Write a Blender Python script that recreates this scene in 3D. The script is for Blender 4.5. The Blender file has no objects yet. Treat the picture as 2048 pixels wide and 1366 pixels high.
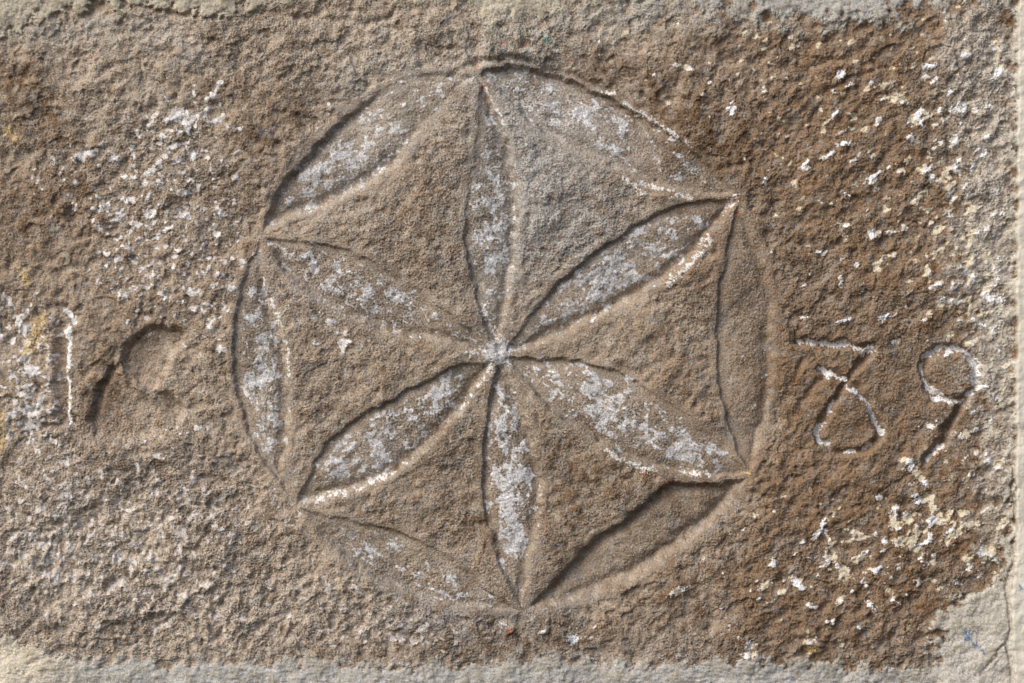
import bpy, math
import numpy as np
from mathutils import Vector

# ------------------------------------------------------------------ camera, world, sun, exposure
S = 0.00035            # metres per photo pixel on the wall plane (2048 px = 0.717 m of stone)
ZC = 1.45              # height of the picture centre above the ground
scene = bpy.context.scene
COL = scene.collection

cam_data = bpy.data.cameras.new("camera")
cam = bpy.data.objects.new("camera", cam_data)
COL.objects.link(cam)
CAM_D = 1.6
cam.location = (0.0, -CAM_D, ZC)
cam.rotation_euler = (math.radians(90), 0, 0)
cam_data.sensor_width = 36.0
cam_data.lens = 36.0 * CAM_D / (2048 * S)
cam_data.clip_start = 0.05
cam_data.clip_end = 500
scene.camera = cam

SUN = Vector((-0.58, -0.51, 0.64)).normalized()       # towards the sun: upper left, in front of the wall
elev = math.asin(SUN.z)
azim = math.atan2(SUN.x, SUN.y)
world = bpy.data.worlds.new("World")
scene.world = world
world.use_nodes = True
wn = world.node_tree
bg = wn.nodes["Background"]
sky = wn.nodes.new("ShaderNodeTexSky")
sky.sky_type = 'NISHITA'
sky.sun_disc = False
sky.sun_elevation = elev
sky.sun_rotation = azim
sky.dust_density = 3.0
sky.air_density = 0.6
sky.ozone_density = 0.6
wn.links.new(sky.outputs[0], bg.inputs[0])
bg.inputs[1].default_value = 0.125

sun_data = bpy.data.lights.new("sun", 'SUN')
sun_data.energy = 1.5
sun_data.angle = math.radians(40)
sun_data.color = (1.0, 0.99, 0.975)
sun = bpy.data.objects.new("sun", sun_data)
sun.rotation_euler = SUN.to_track_quat('Z', 'Y').to_euler()
sun.location = (-2, -2, 4)
COL.objects.link(sun)

scene.view_settings.view_transform = 'Standard'
scene.view_settings.look = 'None'
scene.view_settings.gamma = 1.0
scene.view_settings.exposure = 0.56

# ------------------------------------------------------------------ sampled wall: every field lives on this grid (photo pixels)
P = 1.6
M = 240.0
W, H = 2048.0, 1366.0
xs = np.arange(-M, W + M + P, P, dtype=np.float32)
ys = np.arange(-M, H + M + P, P, dtype=np.float32)
nx, ny = len(xs), len(ys)
X, Y = np.meshgrid(xs, ys)

def fast_len(n):
    while True:
        m = n
        for q in (2, 3, 5):
            while m % q == 0:
                m //= q
        if m == 1:
            return n
        n += 1
FX, FY = fast_len(nx + 40), fast_len(ny + 40)
KX = (np.fft.rfftfreq(FX) / P).astype(np.float32)[None, :]
KY = (np.fft.fftfreq(FY) / P).astype(np.float32)[:, None]

def band(seed, lmin, lmax, beta=1.0, ang=0.0, stretch=1.0):
    """band limited noise, unit deviation; wavelengths lmin..lmax px, stretched along ang (degrees, up to the right)"""
    r = np.random.default_rng(seed)
    F = np.fft.rfft2(r.standard_normal((FY, FX), dtype=np.float32))
    c, s = math.cos(math.radians(ang)), -math.sin(math.radians(ang))
    u = (KX * c + KY * s) * stretch
    v = -KX * s + KY * c
    f = np.sqrt(u * u + v * v) + 1e-6
    filt = f ** (-beta) * np.exp(-(f * lmin * 0.75) ** 2) * (1 - np.exp(-(f * lmax) ** 2))
    n = np.fft.irfft2(F * filt, s=(FY, FX))[:ny, :nx].astype(np.float32)
    return (n - n.mean()) / n.std()

def ss(x, a, b):
    t = np.clip((x - a) / (b - a), 0, 1)
    return t * t * (3 - 2 * t)

def lin(r, g, b):
    f = lambda v: (v / 255 / 12.92) if v / 255 <= 0.04045 else ((v / 255 + 0.055) / 1.055) ** 2.4
    return np.array([f(r), f(g), f(b)], dtype=np.float32)

def spline(pts, n=6):
    """Catmull-Rom through pts (any number of columns)"""
    p = np.array(pts, dtype=np.float64)
    if len(p) < 3:
        return p
    q = np.vstack([2 * p[0] - p[1], p, 2 * p[-1] - p[-2]])
    out = []
    for i in range(1, len(q) - 2):
        for t in np.arange(n) / n:
            a, b, c, d = q[i - 1], q[i], q[i + 1], q[i + 2]
            out.append(0.5 * (2 * b + (c - a) * t + (2 * a - 5 * b + 4 * c - d) * t * t + (3 * b - a - 3 * c + d) * t ** 3))
    out.append(q[-2])
    return np.array(out)

def win(pts, pad):
    x0, y0 = np.min(np.array(pts)[:, :2], axis=0) - pad
    x1, y1 = np.max(np.array(pts)[:, :2], axis=0) + pad
    i0, i1 = np.clip([int((x0 + M) / P), int((x1 + M) / P) + 2], 0, nx)
    j0, j1 = np.clip([int((y0 + M) / P), int((y1 + M) / P) + 2], 0, ny)
    return (slice(j0, j1), slice(i0, i1))

# coordinates wobbled a little, so that nothing cut in the stone has a clean edge
WX = X + 2.0 * band(11, 24, 90, 1.2) + 0.45 * band(12, 6, 18, 0.6)
WY = Y + 2.0 * band(13, 24, 90, 1.2) + 0.45 * band(14, 6, 18, 0.6)

def polydist(pts, w, cols=None):
    """distance to a polyline in window w; third column (strength) of the nearest point comes with it"""
    px, py = WX[w], WY[w]
    d = np.full(px.shape, 1e9, np.float32)
    st = np.ones(px.shape, np.float32)
    has = pts.shape[1] > 2
    for a, b in zip(pts[:-1], pts[1:]):
        vx, vy = b[0] - a[0], b[1] - a[1]
        L = vx * vx + vy * vy
        if L < 1e-9:
            continue
        t = np.clip(((px - a[0]) * vx + (py - a[1]) * vy) / L, 0, 1)
        dd = (px - a[0] - t * vx) ** 2 + (py - a[1] - t * vy) ** 2
        m = dd < d
        d = np.where(m, dd, d)
        if has:
            st = np.where(m, a[2] + (b[2] - a[2]) * t, st)
    return np.sqrt(d), st

def inside(poly, w):
    px, py = WX[w], WY[w]
    r = np.zeros(px.shape, bool)
    n = len(poly)
    for i in range(n):
        x0, y0 = poly[i][:2]
        x1, y1 = poly[(i + 1) % n][:2]
        if abs(y1 - y0) < 1e-9:
            continue
        c = ((y0 > py) != (y1 > py)) & (px < (x1 - x0) * (py - y0) / (y1 - y0) + x0)
        r ^= c
    return r

def gauss(x, y, rx, ry=None, ang=0):
    ry = ry or rx
    c, s = math.cos(math.radians(ang)), -math.sin(math.radians(ang))
    dx, dy = X - x, Y - y
    return np.exp(-((dx * c + dy * s) / rx) ** 2 - ((-dx * s + dy * c) / ry) ** 2)

def dens(lst):
    o = np.zeros((ny, nx), np.float32)
    for t in lst:
        x, y, rx, ry, w = t[:5]
        o += w * gauss(x, y, rx, ry, t[5] if len(t) > 5 else 0)
    return o

def blobs(lst):
    """(x, y, half length, half width, angle) -> field, 1 at the middle, 0 on the outline, negative outside"""
    o = np.full((ny, nx), -9.0, np.float32)
    for x, y, a, b, ang in lst:
        r = max(a, b) * 2.6
        w = win([(x, y)], r)
        c, s = math.cos(math.radians(ang)), -math.sin(math.radians(ang))
        dx, dy = X[w] - x, Y[w] - y
        q = ((dx * c + dy * s) / a) ** 2 + ((-dx * s + dy * c) / b) ** 2
        o[w] = np.maximum(o[w], 1 - np.sqrt(q))
    return o

def strokes(lst):
    o = np.full((ny, nx), -9.0, np.float32)
    for width, pts in lst:
        p = spline(pts, 4)
        w = win(p, width * 2.6)
        d, _ = polydist(p[:, :2], w)
        o[w] = np.maximum(o[w], 1 - d / width)
    return o

def ramp(pts, v, noise=0):
    """piecewise linear lookup"""
    p = np.array(pts, dtype=np.float32)
    return np.interp(v + noise, p[:, 0], p[:, 1]).astype(np.float32)

# ------------------------------------------------------------------ noises used again and again
n_fine = band(1, 3.0, 7, 0.2)
n_fine2 = band(2, 3.5, 14, 0.9)
n_med = band(3, 10, 40, 1.2)
n_med2 = band(4, 18, 80, 1.3)
n_big = band(5, 80, 420, 1.4)
n_big2 = band(6, 90, 500, 1.4)
n_diag = band(7, 20, 90, 1.3, 42, 2.0)
n_diagf = band(8, 5, 22, 0.9, 40, 1.9)
n_spot = band(9, 9, 34, 0.9)
n_spotf = band(10, 3.5, 14, 0.6)

right = ss(X + 60 * n_big, 1180, 1620)
lowleft = dens([(230, 1130, 330, 190, 1.0), (600, 1230, 300, 90, 0.6)])
lowleft = np.clip(lowleft, 0, 1)
topleft = dens([(330, 130, 420, 190, 1.0)])

# ------------------------------------------------------------------ the carving, traced in photo pixels; third number = how crisp that bit of edge is
T_N, T_NE, T_SE = (958, 150), (1478, 394), (1502, 948)
T_S, T_SW, T_NW = (1045, 1224), (592, 1008), (522, 472)
E = {}
E['N_l'] = [(982, 692, .9), (965, 655, 1), (948, 590, 1), (936, 535, 1), (928, 480, .9), (928, 420, .5), (938, 350, .3), (950, 270, .3), (955, 200, .4), (958, 150, .6)]
E['N_r'] = [(1000, 685, .8), (1010, 640, .9), (1024, 580, 1), (1034, 525, 1.1), (1040, 470, 1.2), (1040, 410, 1.3), (1033, 345, 1.3), (1019, 285, 1.3), (1001, 235, 1.2), (980, 190, 1.1), (958, 150, 1)]
E['NE_u'] = [(1012, 695, .5), (1050, 640, .7), (1085, 597, 1), (1122, 556, 1.2), (1168, 518, 1.3), (1222, 478, 1.2), (1285, 440, 1.2), (1350, 410, 1.1), (1420, 397, 1), (1478, 392, .8)]
E['NE_d'] = [(1020, 708, .7), (1060, 698, 1), (1125, 672, 1.2), (1195, 640, 1.3), (1265, 605, 1.4), (1333, 562, 1.4), (1392, 512, 1.3), (1440, 456, 1.1), (1478, 398, .9)]
E['SE_u'] = [(1015, 716, .9), (1055, 713, 1.3), (1110, 713, 1.4), (1175, 724, 1.2), (1235, 741, 1.1), (1285, 768, .6), (1345, 808, .4), (1410, 858, .4), (1460, 905, .5), (1502, 946, .8)]
E['SE_d'] = [(1012, 728, .5), (1040, 758, .7), (1066, 790, .9), (1100, 825, 1), (1145, 856, 1), (1200, 890, 1), (1262, 922, .9), (1335, 945, .8), (1420, 958, .8), (1500, 952, .8)]
E['S_l'] = [(988, 735, 1.6), (980, 775, 1.5), (972, 815, 1.3), (966, 865, 1.2), (961, 920, 1.3), (960, 975, 1.3), (966, 1022, 1.2), (978, 1062, .9), (984, 1100, 1.1), (1002, 1145, 1.2), (1020, 1182, 1.1), (1044, 1222, 1)]
E['S_r'] = [(1006, 728, .7), (1030, 765, .8), (1050, 812, 1), (1066, 862, 1.1), (1080, 915, 1.1), (1088, 970, 1), (1086, 1025, .9), (1074, 1080, .8), (1063, 1135, .8), (1054, 1180, .9), (1046, 1222, 1)]
E['SW_u'] = [(975, 718, .8), (925, 726, 1), (872, 748, 1.1), (815, 778, 1.2), (755, 808, 1.2), (695, 846, 1.1), (648, 888, 1), (620, 935, .9), (592, 1006, .8)]
E['SW_d'] = [(985, 728, .9), (968, 758, 1.2), (942, 798, 1.2), (912, 840, 1.2), (876, 882, 1.2), (828, 926, 1.3), (762, 964, 1.3), (692, 990, 1.2), (594, 1010, .9)]
E['NW_u'] = [(976, 694, 1), (955, 668, 1), (918, 636, .7), (865, 600, .4), (815, 565, .4), (765, 530, .6), (710, 503, .9), (650, 486, 1), (590, 477, .8), (522, 472, .6)]
E['NW_d'] = [(972, 704, .8), (900, 692, 1), (830, 682, 1.1), (762, 664, 1), (700, 638, .9), (650, 612, .9), (605, 585, .9), (568, 550, 1), (545, 512, .9), (523, 474, .7)]
# outer petals: the compass circle outside, an arc inside
E['o1'] = [(958, 148, .5), (985, 132, .9), (1030, 128, 1.2), (1100, 143, 1.3), (1180, 172, 1.2), (1255, 210, .9), (1325, 252, .7), (1385, 298, .7), (1438, 345, .6), (1478, 392, .6)]
E['i1'] = [(960, 152, .7), (985, 178, .9), (1015, 205, 1.0), (1050, 240, 1.0), (1090, 272, .8), (1145, 300, .7), (1205, 328, .7), (1265, 355, .8), (1330, 378, .9), (1405, 393, .8), (1478, 394, .7)]
E['o2'] = [(1480, 400, .6), (1503, 445, .6), (1526, 500, .7), (1545, 565, .9), (1553, 640, 1), (1552, 720, 1.1), (1548, 790, 1.1), (1533, 860, 1), (1517, 910, 1), (1503, 946, .8)]
E['i2'] = [(1474, 405, .8), (1458, 465, 1), (1445, 520, 1.1), (1435, 580, 1.2), (1430, 650, 1.2), (1431, 715, 1.1), (1437, 775, 1.1), (1449, 830, 1.1), (1468, 885, 1.1), (1486, 925, 1.1), (1501, 946, .9)]
E['o3'] = [(1500, 954, .9), (1470, 1000, 1.2), (1432, 1042, 1.3), (1388, 1082, 1.3), (1338, 1118, 1.3), (1285, 1150, 1.3), (1225, 1180, 1.1), (1160, 1204, .9), (1105, 1216, .7), (1047, 1225, .6)]
E['i3'] = [(1498, 955, 1), (1440, 960, 1.1), (1380, 962, 1.2), (1325, 968, 1.1), (1288, 1000, 1.2), (1240, 1038, 1.2), (1185, 1078, 1.2), (1135, 1126, 1.15), (1092, 1172, 1.1), (1048, 1223, 1.1)]
E['o4'] = [(596, 1016, .6), (618, 1048, .8), (655, 1092, 1), (705, 1135, 1.1), (758, 1168, 1), (815, 1195, .8), (880, 1215, .6), (960, 1224, .5), (1042, 1226, .5)]
E['i4'] = [(598, 1014, .6), (650, 1026, .5), (705, 1036, .6), (755, 1048, 1), (808, 1064, 1.1), (862, 1090, .6), (905, 1115, .7), (945, 1148, .9), (985, 1180, .8), (1042, 1224, .8)]
E['o5'] = [(520, 476, .8), (498, 520, .8), (478, 580, .9), (466, 640, 1.1), (463, 700, 1.2), (466, 760, 1.2), (477, 820, 1.1), (497, 875, 1), (525, 928, 1), (590, 1004, .7)]
E['i5'] = [(524, 480, .5), (532, 535, .6), (545, 600, 1), (561, 650, 1.2), (574, 705, 1.3), (580, 765, 1.3), (580, 830, 1.3), (577, 885, 1.1), (572, 935, .9), (590, 1004, .6)]
E['o6'] = [(521, 468, .7), (540, 405, .85), (572, 352, .95), (612, 305, .95), (655, 262, .9), (700, 222, .7), (745, 186, .35), (800, 155, .15), (875, 140, .3), (954, 146, .6)]
E['i6'] = [(524, 466, .8), (565, 443, 1.1), (615, 427, 1.3), (672, 408, 1.3), (725, 380, 1.2), (772, 348, 1.2), (808, 318, .9), (838, 282, .5), (880, 235, .15), (920, 190, .15), (956, 150, .3)]

PETALS = []      # name, edge a, edge b, carving depth px, wall width px
for n, a, b, D in (('N', 'N_l', 'N_r', 16), ('NE', 'NE_u', 'NE_d', 17), ('SE', 'SE_u', 'SE_d', 14),
                   ('S', 'S_l', 'S_r', 16), ('SW', 'SW_u', 'SW_d', 16), ('NW', 'NW_u', 'NW_d', 14)):
    PETALS.append((n, E[a], E[b], D, 8.0))
for k, D in ((1, 14), (2, 14), (3, 17), (4, 14), (5, 15), (6, 16)):
    PETALS.append(('o%d' % k, E['o%d' % k], E['i%d' % k], D, 8.0))

# the slopes that were cut back broadly
wide = {'Nb': 15, 'NEb': 17, 'SEb': 13, 'Sb': 15, 'SWb': 16, 'NWb': 15, 'o2a': 15, 'o3a': 20, 'o5b': 13, 'o6b': 18, 'o6a': 12, 'o3b': 13, 'o1b': 14, 'o4a': 18, 'o1a': 9}
petal_id = np.zeros((ny, nx), np.int16)
petal_d = np.zeros((ny, nx), np.float32)        # distance to the nearest edge inside a petal
carve = np.zeros((ny, nx), np.float32)
rim = np.full((ny, nx), 99.0, np.float32)       # distance to the nearest carved edge anywhere
for pi, (n, ea, eb, D, wl) in enumerate(PETALS):
    a, b = spline(ea), spline(eb)
    poly = np.vstack([a, b[::-1]])
    w = win(poly, 70)
    da, sa = polydist(a, w)
    db, sb = polydist(b, w)
    ins = inside(poly, w)
    d = np.minimum(da, db)
    wa, wb = 1 / (da + 3) ** 2, 1 / (db + 3) ** 2
    st = (sa * wa * (1.15 if n + 'a' in wide else 0.58) + sb * wb * (1.15 if n + 'b' in wide else 0.58)) / (wa + wb)
    wv = (wide.get(n + 'a', wl) * wa + wide.get(n + 'b', wl) * wb) / (wa + wb) * (1 + 0.12 * n_med2[w])
    wall = ss(d / wv, 0, 1)
    over = np.maximum(d - wv, 0)
    c = -D * st * (0.10 + 0.90 * wall * (0.58 + 0.42 * np.exp(-(over / 13) ** 2)))
    c = np.where(ins, c, -0.10 * D * st * np.exp(-d / 6.0))
    deeper = c < carve[w] if pi else np.ones_like(ins)
    carve[w] = np.where(ins, np.minimum(carve[w], c), carve[w] + np.where(carve[w] < -2.0, 0, c * (~ins)))
    sel = ins & ((petal_id[w] == 0) | (d > petal_d[w]))
    petal_id[w] = np.where(sel, pi + 1, petal_id[w])
    petal_d[w] = np.where(sel, d, petal_d[w])
    rim[w] = np.minimum(rim[w], np.where(ins, d * 0.8, d * 1.4))
in_petal = petal_id > 0

# the whole disc inside the compass circle and the six panels between the petals
circle = np.vstack([spline(E['o%d' % k]) if k in (1, 2, 3) else (spline(E['o%d' % k])[::-1] if k in (4, 5) else spline(E['o6'])) for k in (1, 2, 3, 4, 5, 6)])
wd = win(circle, 40)
disc = np.zeros((ny, nx), bool)
disc[wd] = inside(circle, wd)
TH = np.degrees(np.arctan2(-(Y - 708), X - 992))
tips = [math.degrees(math.atan2(-(t[1] - 708), t[0] - 992)) for t in (T_N, T_NE, T_SE, T_S, T_SW, T_NW)]

def cut(lst, depth, wid, power=2.0, rimup=0.0):
    """a chiselled line: V with soft lips"""
    g = np.zeros((ny, nx), np.float32)
    k = np.full((ny, nx), 99.0, np.float32)
    for pts in lst:
        p = spline(pts, 5)
        w = win(p, wid * 4)
        d, st = polydist(p, w)
        v = -depth * st * np.exp(-(d / wid) ** power) + rimup * st * np.exp(-((d - wid * 1.9) / wid) ** 2)
        g[w] = np.where(np.abs(v) > np.abs(g[w]), np.where(v < 0, np.minimum(v, g[w]), np.maximum(v, g[w])), g[w])
        k[w] = np.minimum(k[w], d)
    return g, k

# numerals: 1 8 (left, worn) and 3 9 (right, crisp and whitened)
g1, k1 = cut([[(96, 618, .4), (122, 614, .7), (140, 622, .8), (149, 640, .7)],
              [(92, 853, .8), (116, 851, .9), (126, 846, .6)]], 11, 8, 2.4)
u1 = WX - (127 + (WY - 640) * 0.03)
stem = ss(WY, 630, 655) * ss(856 - WY, 0, 10)
g1 = np.minimum(g1, -16 * stem * ss(u1, -30, -5) * (1 - ss(u1, -1, 9)))
k1 = np.where((stem > 0.4) & (u1 > -26) & (u1 < 12), 5, k1)
def sunk(pts, depth, wid, pad=40):
    p = spline(pts + [pts[0]], 6)
    w = win(p, pad)
    d, _ = polydist(p[:, :2], w)
    ins = inside(p, w)
    v = np.zeros((ny, nx), np.float32)
    v[w] = np.where(ins, -depth * (1 - 0.75 * np.exp(-d / wid)), -0.25 * depth * np.exp(-d / (wid * .8)))
    return v, ins, w
up8, iu8, wu8 = sunk([(254, 742), (250, 712), (260, 686), (282, 668), (312, 659), (345, 661), (366, 668), (352, 692), (333, 716), (326, 742), (316, 772), (292, 778), (268, 762)], 19, 6)
lo8, il8, wl8 = sunk([(222, 738), (202, 768), (188, 800), (182, 838), (200, 868), (240, 880), (288, 878), (334, 866), (358, 838), (357, 812), (338, 796), (306, 788), (276, 782), (252, 758)], 14, 6)
pit8, ip8, wp8 = sunk([(196, 768), (212, 736), (226, 728), (232, 744), (212, 772), (198, 806), (190, 838), (174, 846), (182, 806)], 16, 8)
num8 = np.minimum(np.minimum(up8, lo8), pit8)
s8, _ = cut([[(264, 762, .5), (251, 735, .9), (250, 708, 1), (264, 682, 1), (290, 664, 1), (328, 658, 1), (366, 667, .6)],
             [(370, 672, .4), (350, 696, .8), (332, 722, .9), (324, 742, .5)],
             [(238, 730, .5), (212, 764, 1), (196, 800, 1), (187, 840, .8), (196, 862, .3)],
             [(262, 760, .5), (288, 778, .8), (322, 788, 1), (350, 803, 1), (360, 826, .8), (350, 850, .5)],
             [(196, 864, .4), (240, 884, .6), (290, 884, .6), (340, 868, .5)]], 9, 7, 2.2, 1.2)
num8 = num8 + s8
num8 += -9 * gauss(344, 812, 14, 18) + 6 * gauss(380, 850, 14, 30, 70) + 4 * gauss(300, 893, 60, 8) + 4 * gauss(160, 790, 12, 40) + 4 * gauss(360, 705, 9, 26, 40)
g3, k3 = cut([[(1598, 685, 1), (1650, 688, 1), (1700, 692, 1), (1745, 695, .9)],
              [(1745, 697, .8), (1722, 724, 1), (1700, 750, .8)],
              [(1640, 738, .8), (1665, 748, .7), (1700, 766, .7), (1728, 794, .9), (1746, 826, 1), (1760, 862, 1), (1754, 884, 1), (1732, 901, .9), (1695, 906, .7), (1662, 898, .7), (1638, 878, 1), (1641, 854, 1), (1654, 826, .9), (1674, 792, .9), (1698, 760, .9)]], 17, 8, 2.4, 0.6)
g9, k9 = cut([[(1905, 695, 1), (1872, 702, 1), (1852, 722, 1.1), (1850, 750, 1.1), (1862, 782, 1), (1886, 800, 1), (1912, 802, .9), (1938, 788, 1), (1953, 762, 1.1), (1953, 732, 1.2), (1935, 706, 1), (1905, 695, 1)],
              [(1942, 784, 1), (1922, 814, 1.1), (1902, 850, 1.2), (1880, 884, 1.2), (1852, 922, .9)]], 17, 8, 2.4, 0.6)

# ------------------------------------------------------------------ relief of the stone (in photo pixels, towards the viewer)
amp_m = 1.0 + 0.5 * lowleft + 0.25 * topleft + 0.2 * right
calm = np.where(in_petal, 0.50, 1.0).astype(np.float32)
grain = (0.84 * n_fine + 0.40 * n_fine2) * (0.72 + 0.45 * ss(n_big2 + 0.6 * n_med2, -1.2, 1.4))
grain = grain - 0.28 * (n_spotf > 1.1) * (n_spotf - 1.1) * 3.0           # pinholes
near = ss(22 - rim, 0, 15)
disc_s = ss(560 - np.sqrt((X - 1010) ** 2 + (Y - 690) ** 2), -30, 40)
quiet = np.clip(dens([(1690, 800, 110, 140, .8), (1900, 790, 90, 150, .8), (290, 715, 60, 60, .75), (270, 830, 70, 50, .5), (130, 740, 30, 110, .4)]), 0, 0.85)
hgt = grain * np.where(in_petal, 0.9, 1.0) * (1 + 0.25 * lowleft) * (1 - 0.30 * near)
med = amp_m * (1 - 0.15 * disc_s) * (0.55 * n_med + 1.5 * n_med2) + right * (1 - 0.55 * disc) * (1.15 * n_diag - 0.5 * np.abs(n_diag) + 0.9 * n_med * n_diagf * 0.5)
spall = ss(band(71, 34, 120, 1.3) + 0.12 * n_spot, 0.75, 1.15)
spall2 = ss(band(77, 16, 50, 1.1) + 0.15 * n_spot, 1.25, 1.6)
hgt -= (1 - near) * (1 - 0.8 * quiet) * (1 - 0.35 * disc) * (1 - 0.6 * in_petal) * (3.4 * spall * (1 + 0.4 * n_med) + 2.2 * spall2)
hgt += calm * med * (1 - 0.85 * near) * (1 - 0.8 * quiet)
hgt += 3.2 * n_big + 0.8 * n_big2
hgt += lowleft * 1.6 * np.maximum(band(21, 16, 44, 0.8, 100, 1.5) - 0.3, 0) * 1.5
# tooling scars and hollows seen in the photograph
scars, _ = cut([[(900, 148, .6), (945, 128, 1), (1000, 117, .9), (1060, 122, .8)],
                [(1090, 140, .8), (1150, 152, 1.2), (1215, 180, 1)],
                [(492, 34, .5), (540, 22, .8), (580, 30, 1), (625, 34, .8), (650, 24, .8)],
                [(655, 38, .7), (692, 40, .9), (728, 46, 1.2), (770, 36, 1.2), (790, 18, .9)],
                [(300, 14, 1), (330, 12, 1.3), (345, 4, 1)], [(310, 14, 1), (350, 26, 1.1), (392, 34, .9)],
                [(1550, 505, .7), (1585, 470, .8)], [(1588, 702, .2), (1596, 664, .8), (1606, 620, .2)],
                [(1578, 770, .6), (1600, 730, .8)], [(1575, 860, .6), (1610, 800, .9), (1650, 745, .8)],
                [(1560, 900, .6), (1600, 850, .7)], [(1745, 985, .7), (1800, 1010, .9), (1862, 988, .9)],
                [(85, 340, .8), (140, 400, .7), (143, 440, .9)], [(305, 600, .8), (308, 626, .9)],
                [(430, 705, .8), (440, 650, .9), (452, 600, .6)], [(1036, 1290, .8), (1040, 1240, 1)],
                [(730, 150, .9), (738, 170, 1)], [(1440, 338, .8), (1480, 330, 1)],
                [(210, 1190, .8), (222, 1225, .9)], [(430, 1275, .8), (455, 1250, 1)],
                [(1590, 160, .4), (1640, 130, .7), (1690, 120, .6)], [(1640, 190, .8), (1720, 150, 1), (1790, 128, .8)]], 5.5, 7, 2, 0.8)
hgt += scars
hgt += -7 * gauss(88, 225, 26, 40, 60) - 7 * gauss(18, 150, 30, 22) - 5 * gauss(155, 395, 22, 40) - 7 * gauss(115, 588, 8, 12, -30)
hgt += -4 * gauss(1280, 750, 60, 10, -20) - 5 * gauss(960, 1050, 20, 14) - 5 * gauss(1082, 1040, 16, 12)
hgt += 5 * gauss(690, 155, 55, 30, 20) + 4 * gauss(120, 245, 60, 12, 25) + 4 * gauss(375, 105, 40, 22, -20)
hgt += 7 * gauss(1055, 108, 46, 14, -8) + 4 * gauss(1036, 70, 7, 30, 0) + 5 * gauss(975, 100, 10, 26, 0) - 6 * gauss(1048, 92, 9, 6, 30) + 3 * gauss(1100, 60, 40, 26) + 4 * gauss(985, 70, 18, 40)
hgt += -3.5 * dens([(795, 430, 22, 110, 1.0), (700, 760, 60, 30, .6, 30), (1250, 640, 40, 24, .7, 50), (770, 900, 30, 60, .5)])
hgt += 2.5 * dens([(1235, 650, 16, 30, 1, 60), (640, 720, 50, 60, 1), (1230, 470, 70, 50, 1), (1260, 1000, 60, 40, 1)])
for x, y, r in ((1697, 180, 5), (232, 205, 4), (1007, 735, 6), (352, 190, 4), (1312, 360, 3), (1390, 813, 6), (683, 63, 3), (790, 590, 4), (975, 745, 7), (275, 208, 4)):
    hgt += -6 * gauss(x, y, r)
hgt = hgt + carve
num_l = ss(-(g1 + num8), 0.5, 6)
hgt = hgt + g1 + num8 + g3 + g9

# ------------------------------------------------------------------ mortar and plaster that laps over the stone
e_n = 7 * n_med2 + 5 * n_med + 2.0 * n_spotf
top_edge = ramp([(-300, 74), (0, 71), (42, 68), (62, 46), (105, 28), (200, 16), (300, 18), (392, 35), (460, 33), (498, 14), (545, 3), (600, -14), (780, -22), (900, -12), (938, 4), (968, 32), (1010, 46), (1075, 36), (1120, 10), (1200, -2), (1330, -4), (1395, 6), (1480, 18), (1560, 28), (1650, 38), (1720, 36), (1795, 28), (1822, 14), (1845, 0), (1920, -8), (2300, -8)], X)
bot_edge = ramp([(-300, 1258), (0, 1262), (30, 1270), (40, 1286), (80, 1289), (112, 1303), (165, 1309), (300, 1314), (350, 1320), (420, 1314), (520, 1312), (700, 1318), (760, 1324), (900, 1320), (1000, 1328), (1022, 1312), (1100, 1306), (1180, 1314), (1250, 1322), (1350, 1316), (1480, 1318), (1560, 1312), (1650, 1322), (1700, 1330), (1800, 1334), (1880, 1330), (1960, 1344), (2300, 1350)], X)
right_edge = ramp([(-300, 2030), (0, 2020), (100, 2022), (250, 2026), (400, 2028), (520, 2024), (700, 2028), (900, 2022), (1060, 2012), (1140, 2000), (1175, 1970), (1195, 1915), (1225, 1875), (1300, 1862), (1335, 1850), (1366, 1840), (1700, 1840)], Y)
k_top = ss(X, 600, 900)
s_top = ss(top_edge - Y + e_n * 0.9, -2 - 10 * k_top, 9 + 16 * k_top)
s_bot = ss(Y - bot_edge - 6 + e_n * 0.9, -2, 10)
s_right = ss(X - right_edge + e_n * 1.6, -3, 14)
strip_x = ramp([(-300, 2036), (0, 2036), (400, 2034), (900, 2032), (1100, 2030), (1200, 2022), (1290, 2024), (1366, 2030), (1700, 2030)], Y)
s_strip = ss(X - strip_x + 1.4 * n_med2, -1.5, 2.5)
s_right = s_right * (1 - s_strip)
s_top = s_top * (1 - s_strip) * (1 - s_right * (Y > 200))
s_bot = s_bot * (1 - s_right) * (1 - s_strip)
mort = np.clip(s_top + s_bot + s_right, 0, 1)
m_rel = 3.2 * n_big + 1.0 * n_med2 + 0.5 * n_med + 0.30 * n_fine2 + 0.22 * n_fine
m_dry = band(31, 4, 20, 0.8, 0, 4.0)
crack_r, kcr = cut([[(2020, 900, .6), (2026, 980, .8), (2030, 1060, 1), (2026, 1120, 1), (2014, 1175, .9), (2016, 1220, 1), (2022, 1260, 1), (2012, 1285, 1), (1985, 1320, .7), (1960, 1350, .6)], [(2012, 1285, .9), (2020, 1320, .8), (2024, 1366, .7)]], 4.5, 3)
hgt = hgt * (1 - mort) + mort * (m_rel + 0.8 + 2.2 * s_top * ss(X, 620, 480) + 0.30 * m_dry * (s_bot + 0.6 * s_top))
hgt = hgt * (1 - s_strip) + s_strip * (9 + 1.0 * n_big + 0.25 * n_fine2 + 0.8 * n_med2)
hgt += crack_r

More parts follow.
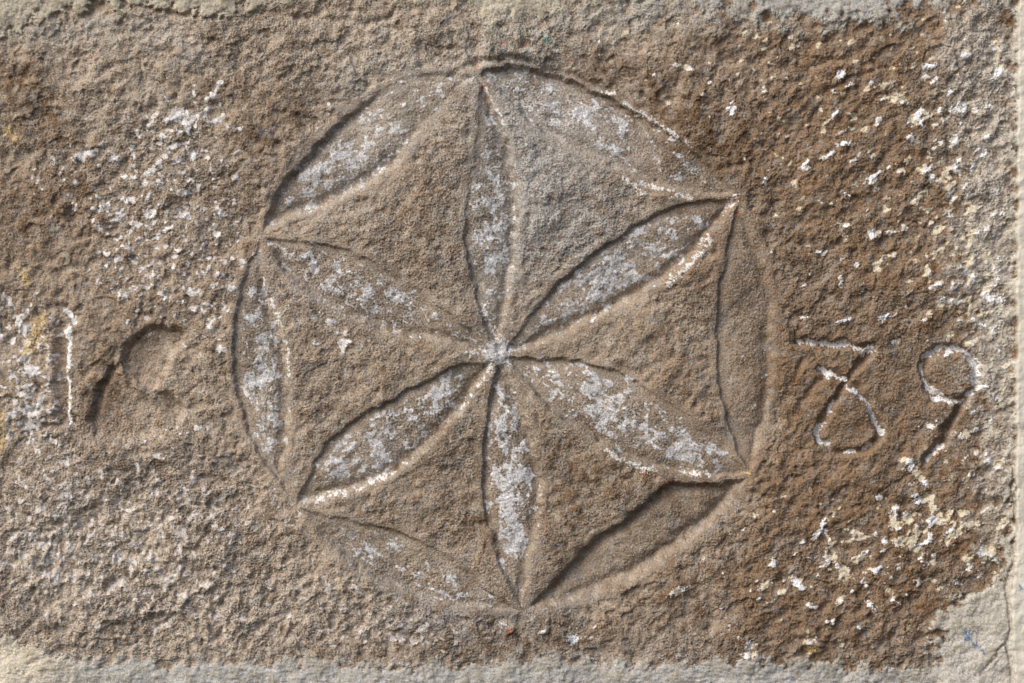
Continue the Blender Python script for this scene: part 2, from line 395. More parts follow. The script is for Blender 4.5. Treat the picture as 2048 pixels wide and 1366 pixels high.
# ------------------------------------------------------------------ limewash left on the stone
# left of the rosette: crisp little flakes
fl_d = dens([(340, 250, 70, 60, .50), (420, 200, 40, 50, .25), (330, 340, 60, 60, .40), (200, 310, 90, 22, .38, -2), (110, 350, 70, 30, .35, 20), (230, 420, 80, 50, .36),
             (300, 470, 110, 90, .34), (420, 430, 70, 110, .34), (340, 590, 110, 90, .32), (420, 640, 50, 90, .26), (250, 540, 60, 60, .3),
             (40, 650, 60, 60, .62), (60, 760, 55, 90, .72), (65, 840, 50, 40, .66), (380, 880, 80, 50, .3), (300, 1000, 120, 80, .32), (130, 960, 80, 70, .35),
             (300, 1130, 190, 110, .42), (120, 1120, 120, 100, .34), (420, 1240, 200, 60, .32), (80, 1060, 80, 100, .34), (640, 1180, 100, 60, .28), (860, 1268, 190, 40, .62),
             (470, 560, 50, 120, .14), (650, 650, 60, 40, .35), (700, 690, 40, 25, .30), (430, 1020, 90, 60, .3), (600, 1000, 60, 60, .28), (820, 170, 50, 50, .3), (650, 230, 40, 40, .25)])
fl_b = np.maximum(blobs([(355, 232, 24, 16, 30), (382, 238, 14, 9, 60), (407, 230, 12, 8, 30), (416, 219, 7, 10, 0), (350, 292, 14, 9, 10), (372, 245, 10, 14, 20),
                         (300, 345, 17, 9, 25), (290, 365, 9, 9, 0), (318, 325, 10, 7, 40), (355, 320, 16, 9, 20), (385, 312, 9, 12, -20), (330, 312, 8, 6, 0),
                         (430, 192, 8, 8, 0), (441, 165, 8, 5, 10), (446, 232, 5, 8, 0), (426, 243, 8, 5, 0), (455, 254, 5, 7, 10), (483, 259, 7, 6, 0), (247, 352, 9, 6, 0),
                         (152, 366, 7, 8, 0), (262, 300, 10, 5, -15), (225, 318, 11, 7, 20), (215, 412, 7, 12, -20), (300, 428, 18, 10, 10), (372, 430, 9, 9, 0), (442, 428, 8, 12, 0),
                         (472, 355, 8, 8, 0), (235, 440, 10, 7, 10), (375, 385, 12, 7, 0), (660, 645, 13, 9, 0), (690, 685, 18, 9, -15), (628, 635, 7, 6, 0), (440, 700, 6, 9, 0),
                         (135, 925, 6, 16, 0), (140, 985, 8, 20, 8), (318, 1063, 9, 9, 0), (105, 1155, 12, 16, -10), (110, 1090, 7, 22, -15), (365, 985, 20, 7, 20), (385, 965, 6, 18, -10),
                         (300, 1050, 8, 6, 0), (235, 1120, 8, 8, 0), (225, 1175, 10, 8, 30), (320, 1140, 10, 8, 0), (280, 1205, 8, 5, 10), (430, 1150, 6, 9, 0), (440, 1058, 9, 6, 10), (360, 1070, 14, 8, 0)]),
                  strokes([(5, [(428, 190), (433, 178), (440, 166)]), (5, [(395, 236), (408, 228), (418, 216)]), (4.5, [(150, 309), (172, 303), (196, 298)]), (4, [(75, 364), (80, 355)]),
                           (4.5, [(423, 242), (440, 238), (448, 228)]), (4, [(470, 310), (482, 302)])]))
fl_n = band(41, 12, 44, 1.0) + 0.09 * n_spotf
fl_v = np.maximum(fl_d * 1.25 + 0.48 * fl_n - 0.98 - 1.2 * ss(0.16 - fl_d, 0, 0.14), fl_b * 0.9 + 0.10 * fl_n + 0.10 * n_spotf - 0.10)
fl_mask = ss(fl_v, 0.0, 0.10) * (1 - mort) * (1 - s_strip)
fl_mask *= 1 - ss(X, 880, 960)
# right of the rosette: cream chips lying along the tool marks
ch_d = dens([(1450, 120, 200, 110, .26), (1620, 160, 160, 120, .32), (1780, 240, 130, 160, .44), (1920, 180, 90, 170, .55), (1700, 450, 160, 110, .36), (1900, 420, 110, 170, .56), (1960, 560, 70, 170, .6),
             (1760, 560, 120, 60, .28), (1900, 620, 90, 60, .42), (1980, 720, 45, 120, .45), (1930, 900, 110, 90, .44), (1740, 1070, 140, 80, .76), (1900, 1080, 110, 110, .74), (1700, 1150, 120, 60, .4),
             (1600, 1240, 140, 60, .26), (1700, 1290, 120, 50, .34), (1520, 1180, 120, 70, .28), (1450, 1060, 160, 100, .16), (1140, 90, 90, 50, .3), (1150, 1275, 130, 40, .3), (1620, 300, 150, 80, .22), (1985, 1000, 40, 180, .5)])
ch_n = band(42, 10, 60, 1.15, 35, 1.5) + 0.15 * n_spotf
ch_b = np.maximum(blobs([(1375, 135, 22, 6, -22), (1352, 132, 10, 7, 0), (1580, 28, 9, 12, 10), (1512, 72, 11, 8, 0), (1680, 150, 13, 9, 20), (1775, 170, 24, 8, 12), (1790, 200, 30, 9, -18), (1853, 133, 12, 6, 15),
                         (1855, 235, 22, 5, 28), (1684, 264, 13, 8, 15), (1572, 243, 6, 5, 30), (1755, 380, 8, 6, 20), (1830, 405, 9, 7, 20), (1852, 340, 14, 6, 25), (1612, 337, 9, 5, 10), (1530, 365, 5, 11, 5),
                         (1553, 430, 6, 5, 0), (1688, 472, 9, 14, 10), (1785, 465, 15, 6, -5), (1832, 522, 10, 5, -5), (1690, 450, 18, 5, -5), (1605, 635, 10, 4, 0), (1683, 642, 20, 4, 15), (1795, 682, 10, 6, 20),
                         (1360, 1182, 24, 9, 25), (1530, 1170, 16, 10, 30), (1145, 1278, 12, 13, 40), (1595, 1165, 14, 9, 0), (1850, 1000, 28, 9, 12), (1620, 1282, 16, 9, 20), (1500, 1310, 22, 8, 20), (1518, 1080, 8, 4, 35),
                         (1565, 995, 10, 4, 20), (1512, 1030, 7, 6, 30), (1548, 1022, 5, 3, 0), (1655, 1115, 10, 18, 0), (1785, 1040, 10, 22, -8), (1815, 1035, 12, 18, 20), (1905, 1068, 18, 14, 10), (1945, 1052, 22, 10, 15),
                         (1860, 1075, 6, 14, 0), (1880, 1176, 12, 5, 38), (1963, 1150, 11, 5, 30), (1740, 1210, 14, 6, -40), (1680, 1200, 14, 7, 50), (1795, 1085, 18, 10, -30), (1690, 1140, 24, 9, -35), (1500, 1290, 10, 10, 0),
                         (1118, 103, 12, 5, 8), (1228, 88, 6, 6, 0), (1992, 100, 10, 30, 5), (2000, 140, 8, 24, -30), (1948, 340, 9, 14, 0), (1995, 540, 12, 26, -5), (1970, 580, 10, 22, -25), (2003, 610, 10, 20, 0), (1905, 510, 10, 6, 0),
                         (2006, 780, 7, 16, 0), (2000, 798, 12, 5, 0), (1860, 852, 9, 5, -15), (1922, 640, 10, 8, 0), (1935, 870, 7, 7, 0)]),
                  strokes([(7, [(1806, 922), (1822, 926)]), (7, [(1820, 935), (1835, 945), (1848, 955), (1852, 970)]),
                           (4, [(1625, 1080), (1648, 1060), (1660, 1085), (1672, 1115)])]))
ch_v = np.maximum(ch_d * 1.0 + 0.50 * ch_n - 1.24 - 1.2 * ss(0.14 - ch_d, 0, 0.12), ch_b * 0.9 + 0.14 * ch_n + 0.16 * n_spotf - 0.12)
ch_mask = ss(ch_v, 0.0, 0.12) * (1 - mort) * (1 - s_strip) * (1 - in_petal)
# painted or rubbed edges, lit bevels painted pale, and the whitened cuts of 1, 3 and 9
wh_v = strokes([(3.5, [(965, 165), (986, 203), (1009, 248)]), (5, [(522, 612), (536, 600), (548, 612)]), (4.5, [(545, 604), (560, 648), (575, 705), (579, 750)]),
                (9, [(1340, 566), (1368, 538), (1396, 512), (1422, 482)]), (5, [(1440, 432), (1462, 405), (1478, 392)]), (8, [(634, 1002), (662, 990), (690, 988)]), (6, [(702, 985), (725, 976), (748, 966)]), (6, [(758, 960), (785, 940)]),
                (7, [(1215, 900), (1250, 925), (1310, 942)]), (7, [(1372, 944), (1415, 948)]), (6, [(1250, 205), (1292, 232), (1335, 258), (1362, 278)]), (5, [(1372, 284), (1382, 298)]), (7, [(1205, 180), (1226, 190)]),
                (7, [(1245, 358), (1275, 376), (1290, 386)]), (6, [(1290, 362), (1316, 372), (1345, 384)]), (6, [(1345, 392), (1385, 394)]), (5, [(1030, 132), (1055, 142)]),
                (6, [(968, 610), (975, 640), (985, 668)]), (6, [(925, 700), (945, 700)]), (6, [(1000, 1245), (1012, 1255)]), (6, [(978, 740), (964, 762), (945, 790)]), (5, [(928, 800), (918, 820)])])
num_v = strokes([(6, [(136, 655), (138, 690), (138, 735)]), (4, [(136, 755), (138, 790)]), (4, [(138, 805), (140, 848)]), (4, [(126, 616), (140, 626), (148, 646)]),
                (6, [(1598, 685), (1606, 685)]), (6.5, [(1616, 685), (1650, 687), (1700, 692), (1722, 695)]), (5, [(1728, 706), (1745, 697)]), (7, [(1640, 738), (1655, 745)]), (4, [(1660, 748), (1690, 760)]),
                (5, [(1700, 775), (1728, 800)]), (7, [(1730, 805), (1742, 825), (1752, 842)]), (6, [(1755, 850), (1762, 866)]), (7, [(1640, 852), (1637, 874), (1652, 890)]), (4, [(1745, 888), (1730, 899)]), (4, [(1690, 906), (1715, 904)]), (4, [(1655, 826), (1665, 806)]),
                (6, [(1852, 716), (1872, 702), (1905, 695), (1928, 704)]), (9, [(1940, 712), (1952, 735), (1950, 762)]), (5, [(1848, 728), (1849, 755), (1862, 780), (1888, 792)]), (5, [(1870, 797), (1896, 804), (1915, 803)]), (5, [(1938, 790), (1955, 774), (1968, 774)]),
                (4, [(1884, 888), (1866, 910), (1856, 922)])])
wh_mask = ss(wh_v * 0.85 + 0.30 * n_spotf + 0.36 * n_spot - 0.42, 0.0, 0.22) * (1 - s_strip)
num_mask = ss(num_v + 0.20 * n_spotf + 0.28 * n_spot - 0.06, 0.0, 0.2) * (1 - s_strip)

# ------------------------------------------------------------------ residue inside the petals, brushed along each petal
dirn = {'N': 94, 'NE': 33, 'SE': -26, 'S': -85, 'SW': 37, 'NW': -27, 'o1': -25, 'o2': -88, 'o3': 31, 'o4': -26, 'o5': 90, 'o6': 36}
n_res = band(66, 24, 110, 1.1)
along = {a: band(60 + i, 7, 44, 1.0, a, 1.9) for i, a in enumerate((94, 33, -26, -86))}
def pick(a):
    return along[min(along, key=lambda k: abs(((k - a + 90) % 180) - 90))]
amount = {'N': .42, 'NE': .52, 'SE': .48, 'S': .54, 'SW': .46, 'NW': .42, 'o1': .30, 'o2': -.25, 'o3': -.7, 'o4': .14, 'o5': .42, 'o6': .50}
spot_more = dens([(985, 470, 50, 130, .25), (1250, 500, 150, 60, .25, 30), (1180, 560, 60, 40, .3), (1130, 620, 50, 25, .1), (1190, 780, 90, 40, .3, -30), (1260, 830, 80, 40, .3, -10), (1400, 890, 80, 40, .3),
                  (1020, 960, 22, 120, .55), (1035, 1080, 22, 60, .5), (1005, 800, 15, 60, .2), (700, 910, 70, 40, .45), (860, 810, 70, 35, .25, 35), (650, 560, 90, 40, .25, -27), (760, 590, 70, 30, .2),
                  (520, 800, 28, 90, .45), (540, 680, 20, 60, .4), (640, 370, 80, 70, .25), (740, 310, 70, 50, .2), (1130, 200, 70, 40, .2), (1210, 290, 60, 30, .2, -30), (1320, 260, 40, 25, .15), (890, 1200, 60, 20, .3), (770, 1110, 60, 30, .15),
                  (1490, 480, 25, 60, .25), (1450, 600, 40, 160, -.4), (1290, 330, 40, 30, -.4), (860, 270, 60, 90, -.6)])
res_v = np.full((ny, nx), -9.0, np.float32)
for pi, (n, ea, eb, D, wl) in enumerate(PETALS):
    m = petal_id == pi + 1
    a = pick(dirn[n])
    v = amount[n] + spot_more + 0.30 * a + 0.28 * n_res + 0.17 * n_spot + 0.10 * n_spotf - 1.15 + 0.40 * ss(petal_d, 8, 34) - 0.35 * ss(12 - petal_d, 0, 9)
    res_v = np.where(m, v, res_v)
hub_v = 1.15 * gauss(994, 706, 30, 26) + 0.25 * n_spotf + 0.15 * n_spot - 0.42
res_v = np.maximum(res_v, np.where((X - 994) ** 2 + (Y - 706) ** 2 < 60 ** 2, hub_v, -9.0))
res_mask = ss(res_v, -0.03, 0.14)
veil = np.clip(ss(res_v, -0.75, 0.25) * in_petal, 0, 1)        # thinner film around it

fl_h = ss(fl_v, 0.0, 0.10)
thick = fl_mask * (0.9 + 0.5 * n_med) + ch_mask * 1.1 + res_mask * (0.7 + 0.2 * n_med) + 0.6 * wh_mask
hgt += thick * (1 - mort) - 0.75 * grain * np.maximum(fl_mask, 0.6 * np.maximum(ch_mask, res_mask)) * (1 - mort)

# ------------------------------------------------------------------ colour of the minerals and paints
T = np.zeros((ny, nx, 3), np.float32)
T[:] = lin(166, 148, 127)
def mix(c, m):
    global T
    T += (np.asarray(c, np.float32) - T) * np.clip(m, 0, 1)[..., None]
mix(lin(135, 112, 88), right)
mix(lin(180, 165, 146), 0.95 * np.clip(dens([(200, 1130, 320, 220, 1.1), (600, 1240, 260, 80, .8), (60, 1000, 120, 200, .5)]), 0, 1))
mix(lin(143, 127, 106), 0.75 * dens([(1000, 800, 420, 330, 1.0)]) * (1 - right))
mix(lin(154, 149, 140), np.clip(1.1 * dens([(1130, 430, 140, 130, 1.0), (1040, 300, 90, 150, .8), (1010, 180, 80, 90, .6), (985, 480, 60, 160, .6), (1180, 250, 120, 60, .6, -25), (680, 330, 140, 90, .35, 35)]) + 0.12 * n_big2, 0, 1))
mix(lin(178, 166, 148), np.clip(0.85 * dens([(780, 130, 220, 130, 1.1), (300, 200, 260, 160, .6)]), 0, 1))
mix(lin(174, 169, 157), np.clip(1.05 * dens([(1060, 70, 130, 62, 1.1), (1480, 30, 260, 38, .75), (1240, 20, 140, 40, .6), (690, 155, 60, 34, .8, 20), (375, 100, 46, 26, .7, -20), (120, 246, 70, 14, .7, 25), (130, 70, 170, 30, .5), (250, 50, 160, 24, .5)]) * (0.8 + 0.35 * n_med2), 0, 1))
mix(lin(122, 96, 66), np.clip(0.5 * ss(n_med2 + 0.6 * n_big2, 0.5, 2.2), 0, 1) * (0.35 + 0.65 * right))
mix(lin(128, 104, 78), np.clip(0.5 * dens([(85, 235, 40, 60, 1.2, 60), (20, 150, 45, 30, 1.2), (60, 420, 90, 160, .7), (150, 390, 40, 60, .6), (560, 210, 120, 120, .5), (230, 690, 80, 100, .6), (190, 800, 40, 60, .7)]), 0, 1))
mix(lin(160, 120, 84), 0.45 * ss(band(51, 8, 40, 1.0), 1.2, 2.4))
mix(lin(128, 122, 116), 0.40 * ss(band(52, 12, 70, 1.1), 0.7, 2.2))
mix(lin(118, 84, 50), 0.6 * ss(n_diag, 0.3, 2.0) * right * (1 - disc) * (0.5 + 0.5 * ss(X, 1650, 1900)))
mix(lin(188, 180, 166), 0.85 * np.clip(dens([(1960, 120, 80, 160, .8), (1985, 350, 46, 220, .8), (2000, 650, 40, 200, .8), (1990, 900, 45, 200, .75), (1900, 150, 120, 110, .4), (1985, 500, 60, 140, .6), (1930, 420, 60, 200, .3)]) * 1.25 + 0.28 * n_med2 + 0.22 * n_spot - 0.1, 0, 1) * ss(X, 1780, 1930))
mix(lin(136, 131, 124), 0.8 * np.clip(dens([(1010, 1260, 120, 60, .8), (860, 1250, 130, 60, .7), (720, 1120, 80, 30, .8, -40), (820, 1190, 90, 20, .8, -20), (1170, 1200, 120, 22, .6, 12), (1300, 1290, 260, 40, .6), (1850, 1300, 120, 30, .6)]) + 0.25 * n_spot - 0.1, 0, 1))
mix(lin(140, 129, 114), 0.35 * in_petal)
mix(lin(186, 183, 178), 0.30 * veil * ss(n_spotf + 0.4 * n_fine2, -0.8, 1.2))
# film of old paint speckled through the grain, over the whole grey north field
sp = ss(n_spotf + 0.5 * n_fine2 + 0.5 * n_med2, -0.1, 1.4)
mix(lin(205, 203, 199), 0.75 * sp * np.clip(dens([(1130, 220, 130, 60, 1, -28), (1050, 330, 60, 120, .7), (1130, 440, 120, 100, .35), (1010, 160, 60, 40, .7), (680, 340, 110, 80, .9, 35), (640, 590, 160, 60, .45), (1010, 560, 60, 100, .45), (1200, 210, 110, 40, .5, -30), (860, 1255, 170, 36, .6), (560, 800, 40, 140, .35), (1010, 1000, 50, 140, .3), (1250, 840, 130, 50, .3, -25), (800, 890, 120, 50, .3, 35), (1260, 520, 130, 50, .3, 33), (820, 200, 120, 90, .25)]), 0, 1))
mix(lin(200, 190, 172), 0.45 * sp * lowleft)
# brown iron stain and old dirt, some in hollows; a darker patch over the 8
dk = dens([(30, 160, 70, 50, .9), (90, 240, 50, 60, .9, 60), (60, 420, 110, 120, .6), (170, 390, 40, 70, .5), (560, 250, 130, 60, .6, 45), (490, 400, 50, 110, .4), (215, 770, 50, 90, .8), (300, 640, 80, 30, .5),
           (1250, 950, 160, 60, .7, -15), (1130, 1010, 70, 90, .7), (1260, 190, 160, 60, .9, -30), (1420, 260, 130, 90, .7, -40), (1380, 1200, 220, 90, .5), (960, 1060, 60, 60, .6), (960, 1285, 260, 40, .8), (1560, 700, 60, 200, .4),
           (440, 180, 120, 40, .5), (1620, 1000, 120, 60, .4), (1820, 1100, 140, 120, .5), (830, 440, 40, 120, .4), (900, 940, 90, 110, .35)])
mix(lin(104, 80, 56), np.clip(0.88 * dk * (0.75 + 0.4 * n_med2 + 0.25 * n_spot), 0, 0.8))
# mottling of the sandstone itself: greyer, paler and rustier beds and clouds
mix(lin(126, 107, 87), 0.60 * ss(band(73, 14, 70, 1.0) + 0.4 * n_big2, 0.2, 1.6))
mix(lin(176, 164, 146), 0.45 * ss(band(74, 12, 60, 1.0) - 0.3 * n_big, 0.5, 2.0) * (1 - 0.6 * right))
mix(lin(140, 136, 130), 0.40 * ss(band(75, 16, 90, 1.1), 0.6, 1.8))
mix(lin(92, 72, 50), 0.45 * ss(band(76, 8, 30, 0.8), 1.1, 2.4) * (0.5 + 0.5 * right))
# film of lime caught here and there in the grain
film = ss(band(70, 3.0, 9, 0.3) + 0.7 * band(72, 12, 60, 1.0), 0.8, 2.2)
mix(lin(204, 197, 184), 0.42 * film * (1 - 0.75 * right) * (1 - np.clip(dk, 0, 1) * 0.7))
# specks: dark grains and pale sand
mix(lin(70, 58, 46), 0.55 * ss(band(53, 2.6, 8, 0.3), 1.5, 2.8))
mix(lin(200, 188, 166), 0.35 * ss(band(54, 2.6, 8, 0.3), 1.5, 2.8))
# mortar and plaster
mt = np.ones((ny, nx, 3), np.float32) * lin(178, 170, 150)
def mmix(c, m):
    global mt
    mt += (np.asarray(c, np.float32) - mt) * np.clip(m, 0, 1)[..., None]
mmix(lin(170, 168, 160), np.clip(ss(Y, 1200, 1300) * 0.9 + ss(X, 1150, 1400) * (Y < 300), 0, 1))
mmix(lin(188, 192, 196), 0.55 * ss(m_dry + 0.5 * n_spot, 0.2, 1.8) * ss(Y, 1300, 1345))
mmix(lin(212, 202, 178), np.clip(dens([(30, 1330, 110, 60, 1.2), (990, 30, 60, 40, .5), (1930, 1270, 90, 90, .45)]), 0, 1) * 0.9)
mmix(lin(196, 190, 176), np.clip(s_right, 0, 1) * 0.8)
mmix(lin(152, 140, 112), 0.5 * ss(n_med2 + 0.5 * n_spot, 0.6, 2.0))
mmix(lin(222, 218, 208), 0.6 * ss(n_spot + 0.5 * n_spotf, 1.0, 2.2) * (s_right + 0.4 * s_bot))
mmix(lin(120, 108, 90), 0.5 * ss(band(55, 3, 12, 0.5), 1.6, 2.8))
b_n = 12 * n_med2 + 8 * n_med + 5 * n_spot + 4 * n_spotf
blend = np.maximum.reduce([ss(top_edge - Y + b_n * ss(X, 300, 700) + e_n, -8, 10), ss(Y - bot_edge - 6 + b_n * 0.8, -8, 10), ss(X - right_edge + b_n * 1.4, -12, 16)]) * (1 - s_strip)
T += (mt - T) * (0.92 * blend)[..., None]
mix(lin(205, 199, 182) + 0.02 * n_big[..., None], s_strip)
mix(lin(110, 96, 78), 0.45 * ss(5 - kcr, 0, 4) * ss(n_spot, -0.8, 0.6))
# paints
pv = 0.06 * n_fine[..., None] * 0.5
mix(lin(212, 208, 202) * (1 + 0.10 * n_spot[..., None]) + pv * .3, fl_mask * (0.90 - 0.36 * ss(Y, 850, 1000)))
mix(lin(202, 202, 201) * (1 + 0.12 * n_spot[..., None]), 0.84 * res_mask * ss(n_spotf + 0.3 * n_fine2, -2.2, -0.2))
mix(lin(218, 206, 178), ch_mask * 0.80)
mix(lin(230, 231, 232), ch_mask * 0.82 * ss(n_med2 + 0.5 * n_big2 + ss(X, 1850, 2000) * 0.6, 0.0, 0.9))
mix(lin(226, 222, 214), wh_mask * 0.82)  # pale edges, with the brightness of lit bevels put into the colour
mix(lin(238, 236, 231), num_mask * 0.86)
ye = blobs([(50, 555, 12, 26, 20), (72, 665, 16, 40, 0), (55, 700, 14, 26, 0), (85, 640, 14, 16, 0), (15, 265, 18, 12, 0), (30, 275, 14, 10, 0), (1500, 945, 7, 6, 0), (1622, 1300, 16, 10, 0), (5, 870, 6, 60, 0)])
mix(lin(205, 176, 118), 0.75 * ss(ye + 0.35 * n_spotf + 0.2 * n_spot - 0.25, 0, 0.35))
orange = blobs([(1050, 91, 10, 6, 30), (1008, 88, 10, 5, 20), (1138, 121, 6, 4, 0), (956, 108, 4, 4, 0), (953, 132, 5, 6, 0), (966, 168, 4, 12, -25), (975, 195, 4, 10, -30), (1448, 397, 10, 3, 15), (1470, 402, 12, 4, 45), (1455, 415, 10, 3, 40), (1478, 425, 5, 8, 0), (1332, 970, 14, 6, 10), (1020, 1262, 7, 8, 0), (1290, 945, 4, 4, 0), (1388, 974, 8, 2.5, 0), (1205, 865, 4, 4, 0)])
mix(lin(190, 112, 82), 0.55 * ss(orange + 0.3 * n_spotf - 0.15, 0, 0.4))
blue = blobs([(1937, 1272, 8, 14, -20), (1950, 1290, 12, 5, -45), (1965, 1302, 10, 3.5, -50), (1732, 1270, 4, 3, 0), (2040, 1175, 4, 8, 20)])
mix(lin(84, 118, 150), 0.85 * ss(blue + 0.3 * n_spotf - 0.1, 0, 0.3))
teal = blobs([(1088, 80, 5, 5, 0), (1099, 79, 5, 5, 0), (1128, 36, 3, 5, 0)])
mix(lin(70, 150, 140), 0.6 * ss(teal + 0.5 * n_spotf - 0.1, 0, 0.4))
T *= (1 + 0.17 * n_fine[..., None] * (1 - s_strip[..., None]))
T = np.clip(T, 0.01, 0.9)

# ------------------------------------------------------------------ which object each bit of the sheet belongs to
kind = np.zeros((ny, nx), np.int32)                    # 0 = tooled face of the block
FIELD0, PET0 = 10, 20
sec = np.zeros((ny, nx), np.int32)
ts = sorted(tips)
for i in range(6):
    a, b = ts[i], ts[(i + 1) % 6]
    sec = np.where((TH >= a) & (TH < b) if a < b else (TH >= a) | (TH < b), i, sec)
kind = np.where(disc, FIELD0 + sec, kind)
kind = np.where(in_petal, PET0 + petal_id, kind)
kind = np.where((X - 993) ** 2 + (Y - 706) ** 2 < 24 ** 2, 40, kind)
d8 = np.zeros((ny, nx), bool)
for ins, w in ((iu8, wu8), (il8, wl8), (ip8, wp8)):
    d8[w] |= ins
kind = np.where((k1 < 13), 51, kind)
kind = np.where(d8, 52, kind)
kind = np.where(k3 < 10, 53, kind)
kind = np.where(k9 < 10, 54, kind)
flake = ((fl_mask > 0.5) | (ch_mask > 0.5)) & (kind == 0)
kind = np.where(s_top > 0.5, 61, kind)
kind = np.where(s_bot > 0.5, 62, kind)
kind = np.where(s_right > 0.5, 63, kind)
kind = np.where(s_strip > 0.5, 64, kind)
flake &= kind == 0

# thin the sheet outside the frame
def keep(v, hi):
    core = np.where((v >= -14) & (v <= hi + 14))[0]
    a, b = core[0], core[-1]
    return np.unique(np.concatenate([np.arange(0, a, 4), np.arange(a, b + 1), np.arange(b, len(v), 4), [len(v) - 1]]))
ix, iy = keep(xs, W), keep(ys, H)
sub = np.ix_(iy, ix)
Xg, Yg, Hg, Tg, Kg, Fg = X[sub], Y[sub], hgt[sub], T[sub], kind[sub], flake[sub]
gx, gy = len(ix), len(iy)
Hg = Hg.copy()
Hg[0, :] = Hg[-1, :] = Hg[:, 0] = Hg[:, -1] = -260.0      # the outer rim turns back into the wall
K = Kg[:-1, :-1].copy()
Fc = Fg[:-1, :-1]

# flakes that lie apart from one another
lab = np.where(Fc, np.arange(1, Fc.size + 1).reshape(Fc.shape), 0)
for _ in range(120):
    m = lab.copy()
    m[1:] = np.maximum(m[1:], lab[:-1]); m[:-1] = np.maximum(m[:-1], lab[1:])
    m[:, 1:] = np.maximum(m[:, 1:], lab[:, :-1]); m[:, :-1] = np.maximum(m[:, :-1], lab[:, 1:])
    m = np.where(Fc, m, 0)
    if np.array_equal(m, lab):
        break
    lab = m
ids, cnt = np.unique(lab[Fc], return_counts=True)
order = ids[np.argsort(-cnt)]
big = order[:max(1, min(280, int((cnt >= 24).sum())))]
FL0 = 1000
lut = np.full(lab.max() + 1, 70, np.int32)
lut[big] = FL0 + np.arange(len(big))
K = np.where(Fc, lut[lab], K)

# ------------------------------------------------------------------ materials
def surface_material(name, rough, grain_amt, bump, bscale, spec=0.25):
    m = bpy.data.materials.new(name)
    m.use_nodes = True
    nt = m.node_tree
    N, L = nt.nodes, nt.links
    b = N["Principled BSDF"]
    at = N.new("ShaderNodeAttribute"); at.attribute_name = "mineral"
    geo = N.new("ShaderNodeNewGeometry")
    n1 = N.new("ShaderNodeTexNoise"); n1.inputs["Scale"].default_value = bscale; n1.inputs["Detail"].default_value = 3; n1.inputs["Roughness"].default_value = 0.65
    n2 = N.new("ShaderNodeTexNoise"); n2.inputs["Scale"].default_value = bscale * 2.3; n2.inputs["Detail"].default_value = 2
    for t in (n1, n2):
        L.new(geo.outputs["Position"], t.inputs["Vector"])
    hsv = N.new("ShaderNodeMapRange"); hsv.inputs[1].default_value = 0.3; hsv.inputs[2].default_value = 0.7
    hsv.inputs[3].default_value = 1 - grain_amt; hsv.inputs[4].default_value = 1 + grain_amt
    L.new(n2.outputs["Fac"], hsv.inputs[0])
    mul = N.new("ShaderNodeMix"); mul.data_type = 'RGBA'; mul.blend_type = 'MULTIPLY'; mul.inputs[0].default_value = 1.0
    L.new(at.outputs["Color"], mul.inputs[6]); L.new(hsv.outputs[0], mul.inputs[7])
    L.new(mul.outputs[2], b.inputs["Base Color"])
    b.inputs["Roughness"].default_value = rough
    b.inputs["Specular IOR Level"].default_value = spec
    add = N.new("ShaderNodeMath"); add.operation = 'ADD'
    L.new(n1.outputs["Fac"], add.inputs[0]); L.new(n2.outputs["Fac"], add.inputs[1])
    bp = N.new("ShaderNodeBump"); bp.inputs["Strength"].default_value = bump; bp.inputs["Distance"].default_value = 0.0006
    L.new(add.outputs[0], bp.inputs["Height"]); L.new(bp.outputs["Normal"], b.inputs["Normal"])
    return m
M_STONE = surface_material("sandstone", 0.95, 0.22, 0.50, 800, 0.08)
M_LIME = surface_material("limewash", 0.85, 0.08, 0.30, 1000)
M_MORT = surface_material("lime_mortar", 0.9, 0.10, 0.35, 800)
M_PLAST = surface_material("plaster", 0.8, 0.04, 0.12, 600)

# ------------------------------------------------------------------ cutting the sheet into objects
flat = K.ravel()
srt = np.argsort(flat, kind='stable')
vals, starts = np.unique(flat[srt], return_index=True)
ends = np.append(starts[1:], len(srt))
rows, cols = np.divmod(np.arange(flat.size), gx - 1)
V00 = rows * gx + cols
Cx = ((Xg - 1024) * S).ravel(); Cz = (ZC - (Yg - 683) * S).ravel(); Cy = (-Hg * S).ravel()
CO = np.stack([Cx, Cy, Cz], 1).astype(np.float32)
CC = np.concatenate([Tg.reshape(-1, 3), np.ones((gx * gy, 1), np.float32)], 1).astype(np.float32)
faces_of = {int(v): srt[s:e] for v, s, e in zip(vals, starts, ends)}

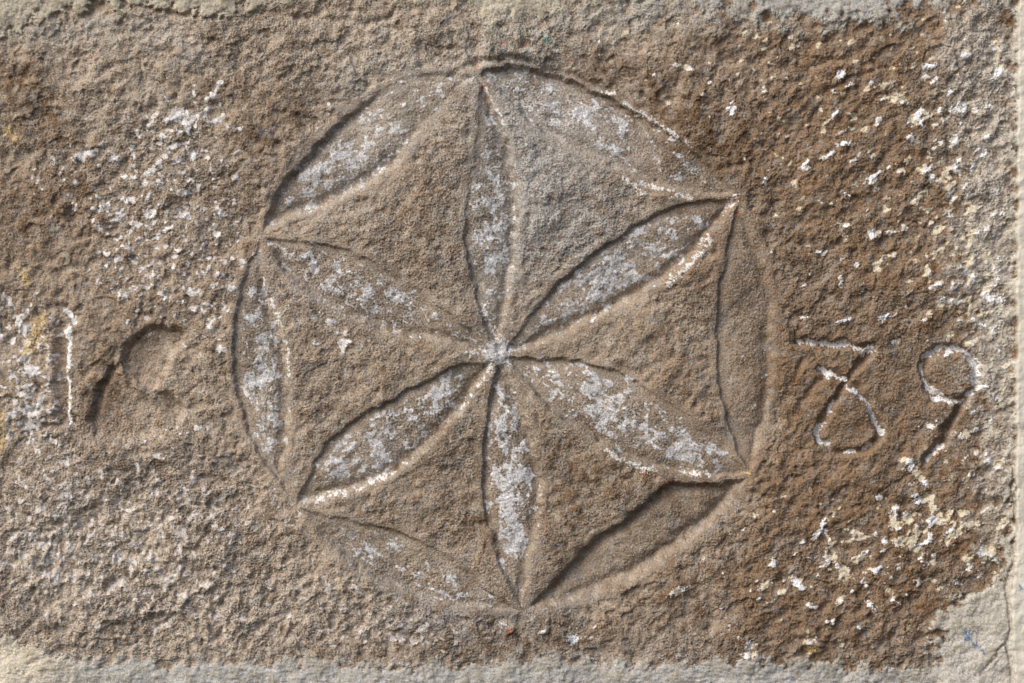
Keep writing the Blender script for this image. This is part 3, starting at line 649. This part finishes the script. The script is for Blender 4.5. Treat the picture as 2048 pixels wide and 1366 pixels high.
def piece(name, key, mat, parent=None):
    f = faces_of[key] if isinstance(key, int) else np.concatenate([faces_of[k] for k in key if k in faces_of])
    a = V00[f]
    q = np.stack([a, a + gx, a + gx + 1, a + 1], 1)       # faces -Y, towards the viewer
    used, inv = np.unique(q, return_inverse=True)
    inv = inv.reshape(-1).astype(np.int32)
    co = CO[used]
    org = Vector((float(co[:, 0].mean()), 0.0, float(co[:, 2].mean())))
    me = bpy.data.meshes.new(name)
    me.vertices.add(len(used)); me.loops.add(len(inv)); me.polygons.add(len(f))
    me.vertices.foreach_set("co", (co - np.array(org, np.float32)).ravel())
    me.loops.foreach_set("vertex_index", inv)
    me.polygons.foreach_set("loop_start", np.arange(0, len(inv), 4, dtype=np.int32))
    at = me.attributes.new("mineral", 'FLOAT_COLOR', 'POINT')
    at.data.foreach_set("color", CC[used].ravel())
    me.materials.append(mat)
    me.update(calc_edges=True)
    o = bpy.data.objects.new(name, me)
    COL.objects.link(o)
    if parent:
        o.parent = parent
        o.location = org - parent_world(parent)
    else:
        o.location = org
    return o

def parent_world(p):
    v = Vector(p.location)
    while p.parent:
        p = p.parent
        v += Vector(p.location)
    return v

def tag(o, label=None, cat=None, group=None, kd=None):
    if label: o["label"] = label
    if cat: o["category"] = cat
    if group: o["group"] = group
    if kd: o["kind"] = kd
    return o

block = bpy.data.objects.new("sandstone_block", None)
block.location = (0, 0.05, ZC - 0.23)
COL.objects.link(block)
tag(block, "brown sandstone block carved with a twelve petal compass rosette and the date 1839", "stone block")
face = piece("stone_face", 0, M_STONE, block)
ros = bpy.data.objects.new("rosette", None)
COL.objects.link(ros)
ros.parent = block
ros.location = Vector(((992 - 1024) * S, 0, ZC - (708 - 683) * S)) - Vector(block.location)
for i in range(6):
    if FIELD0 + i in faces_of:
        piece("field_panel", FIELD0 + i, M_STONE, ros)
for i in range(12):
    piece("petal", PET0 + i + 1, M_STONE, ros)
piece("hub", 40, M_STONE, ros)
for k, d in ((51, "worn carved numeral 1"), (52, "worn carved numeral 8"), (53, "whitened carved numeral 3"), (54, "whitened carved numeral 9")):
    tag(piece("numeral", k, M_STONE, block), d)
for i in range(len(big)):
    piece("limewash_flake", FL0 + i, M_LIME, block)
if 70 in faces_of:
    tag(piece("limewash_speckle", 70, M_LIME, block), kd="stuff")

tag(piece("mortar_joint", 61, M_MORT), "ragged grey mortar joint lapping over the top edge of the carved stone", "mortar", "mortar joints round the carved stone")
tag(piece("mortar_joint", 62, M_MORT), "horizontal pale grey mortar joint along the bottom edge of the carved stone", "mortar", "mortar joints round the carved stone")
tag(piece("mortar_joint", 63, M_MORT), "blotchy grey mortar patch with a blue paint spot down the right edge of the stone", "mortar", "mortar joints round the carved stone")
tag(piece("plaster_strip", 64, M_PLAST), "smooth narrow cream plaster strip at the far right edge", "plaster")
print("grid", gx, gy, "faces", flat.size, "flakes", len(big))
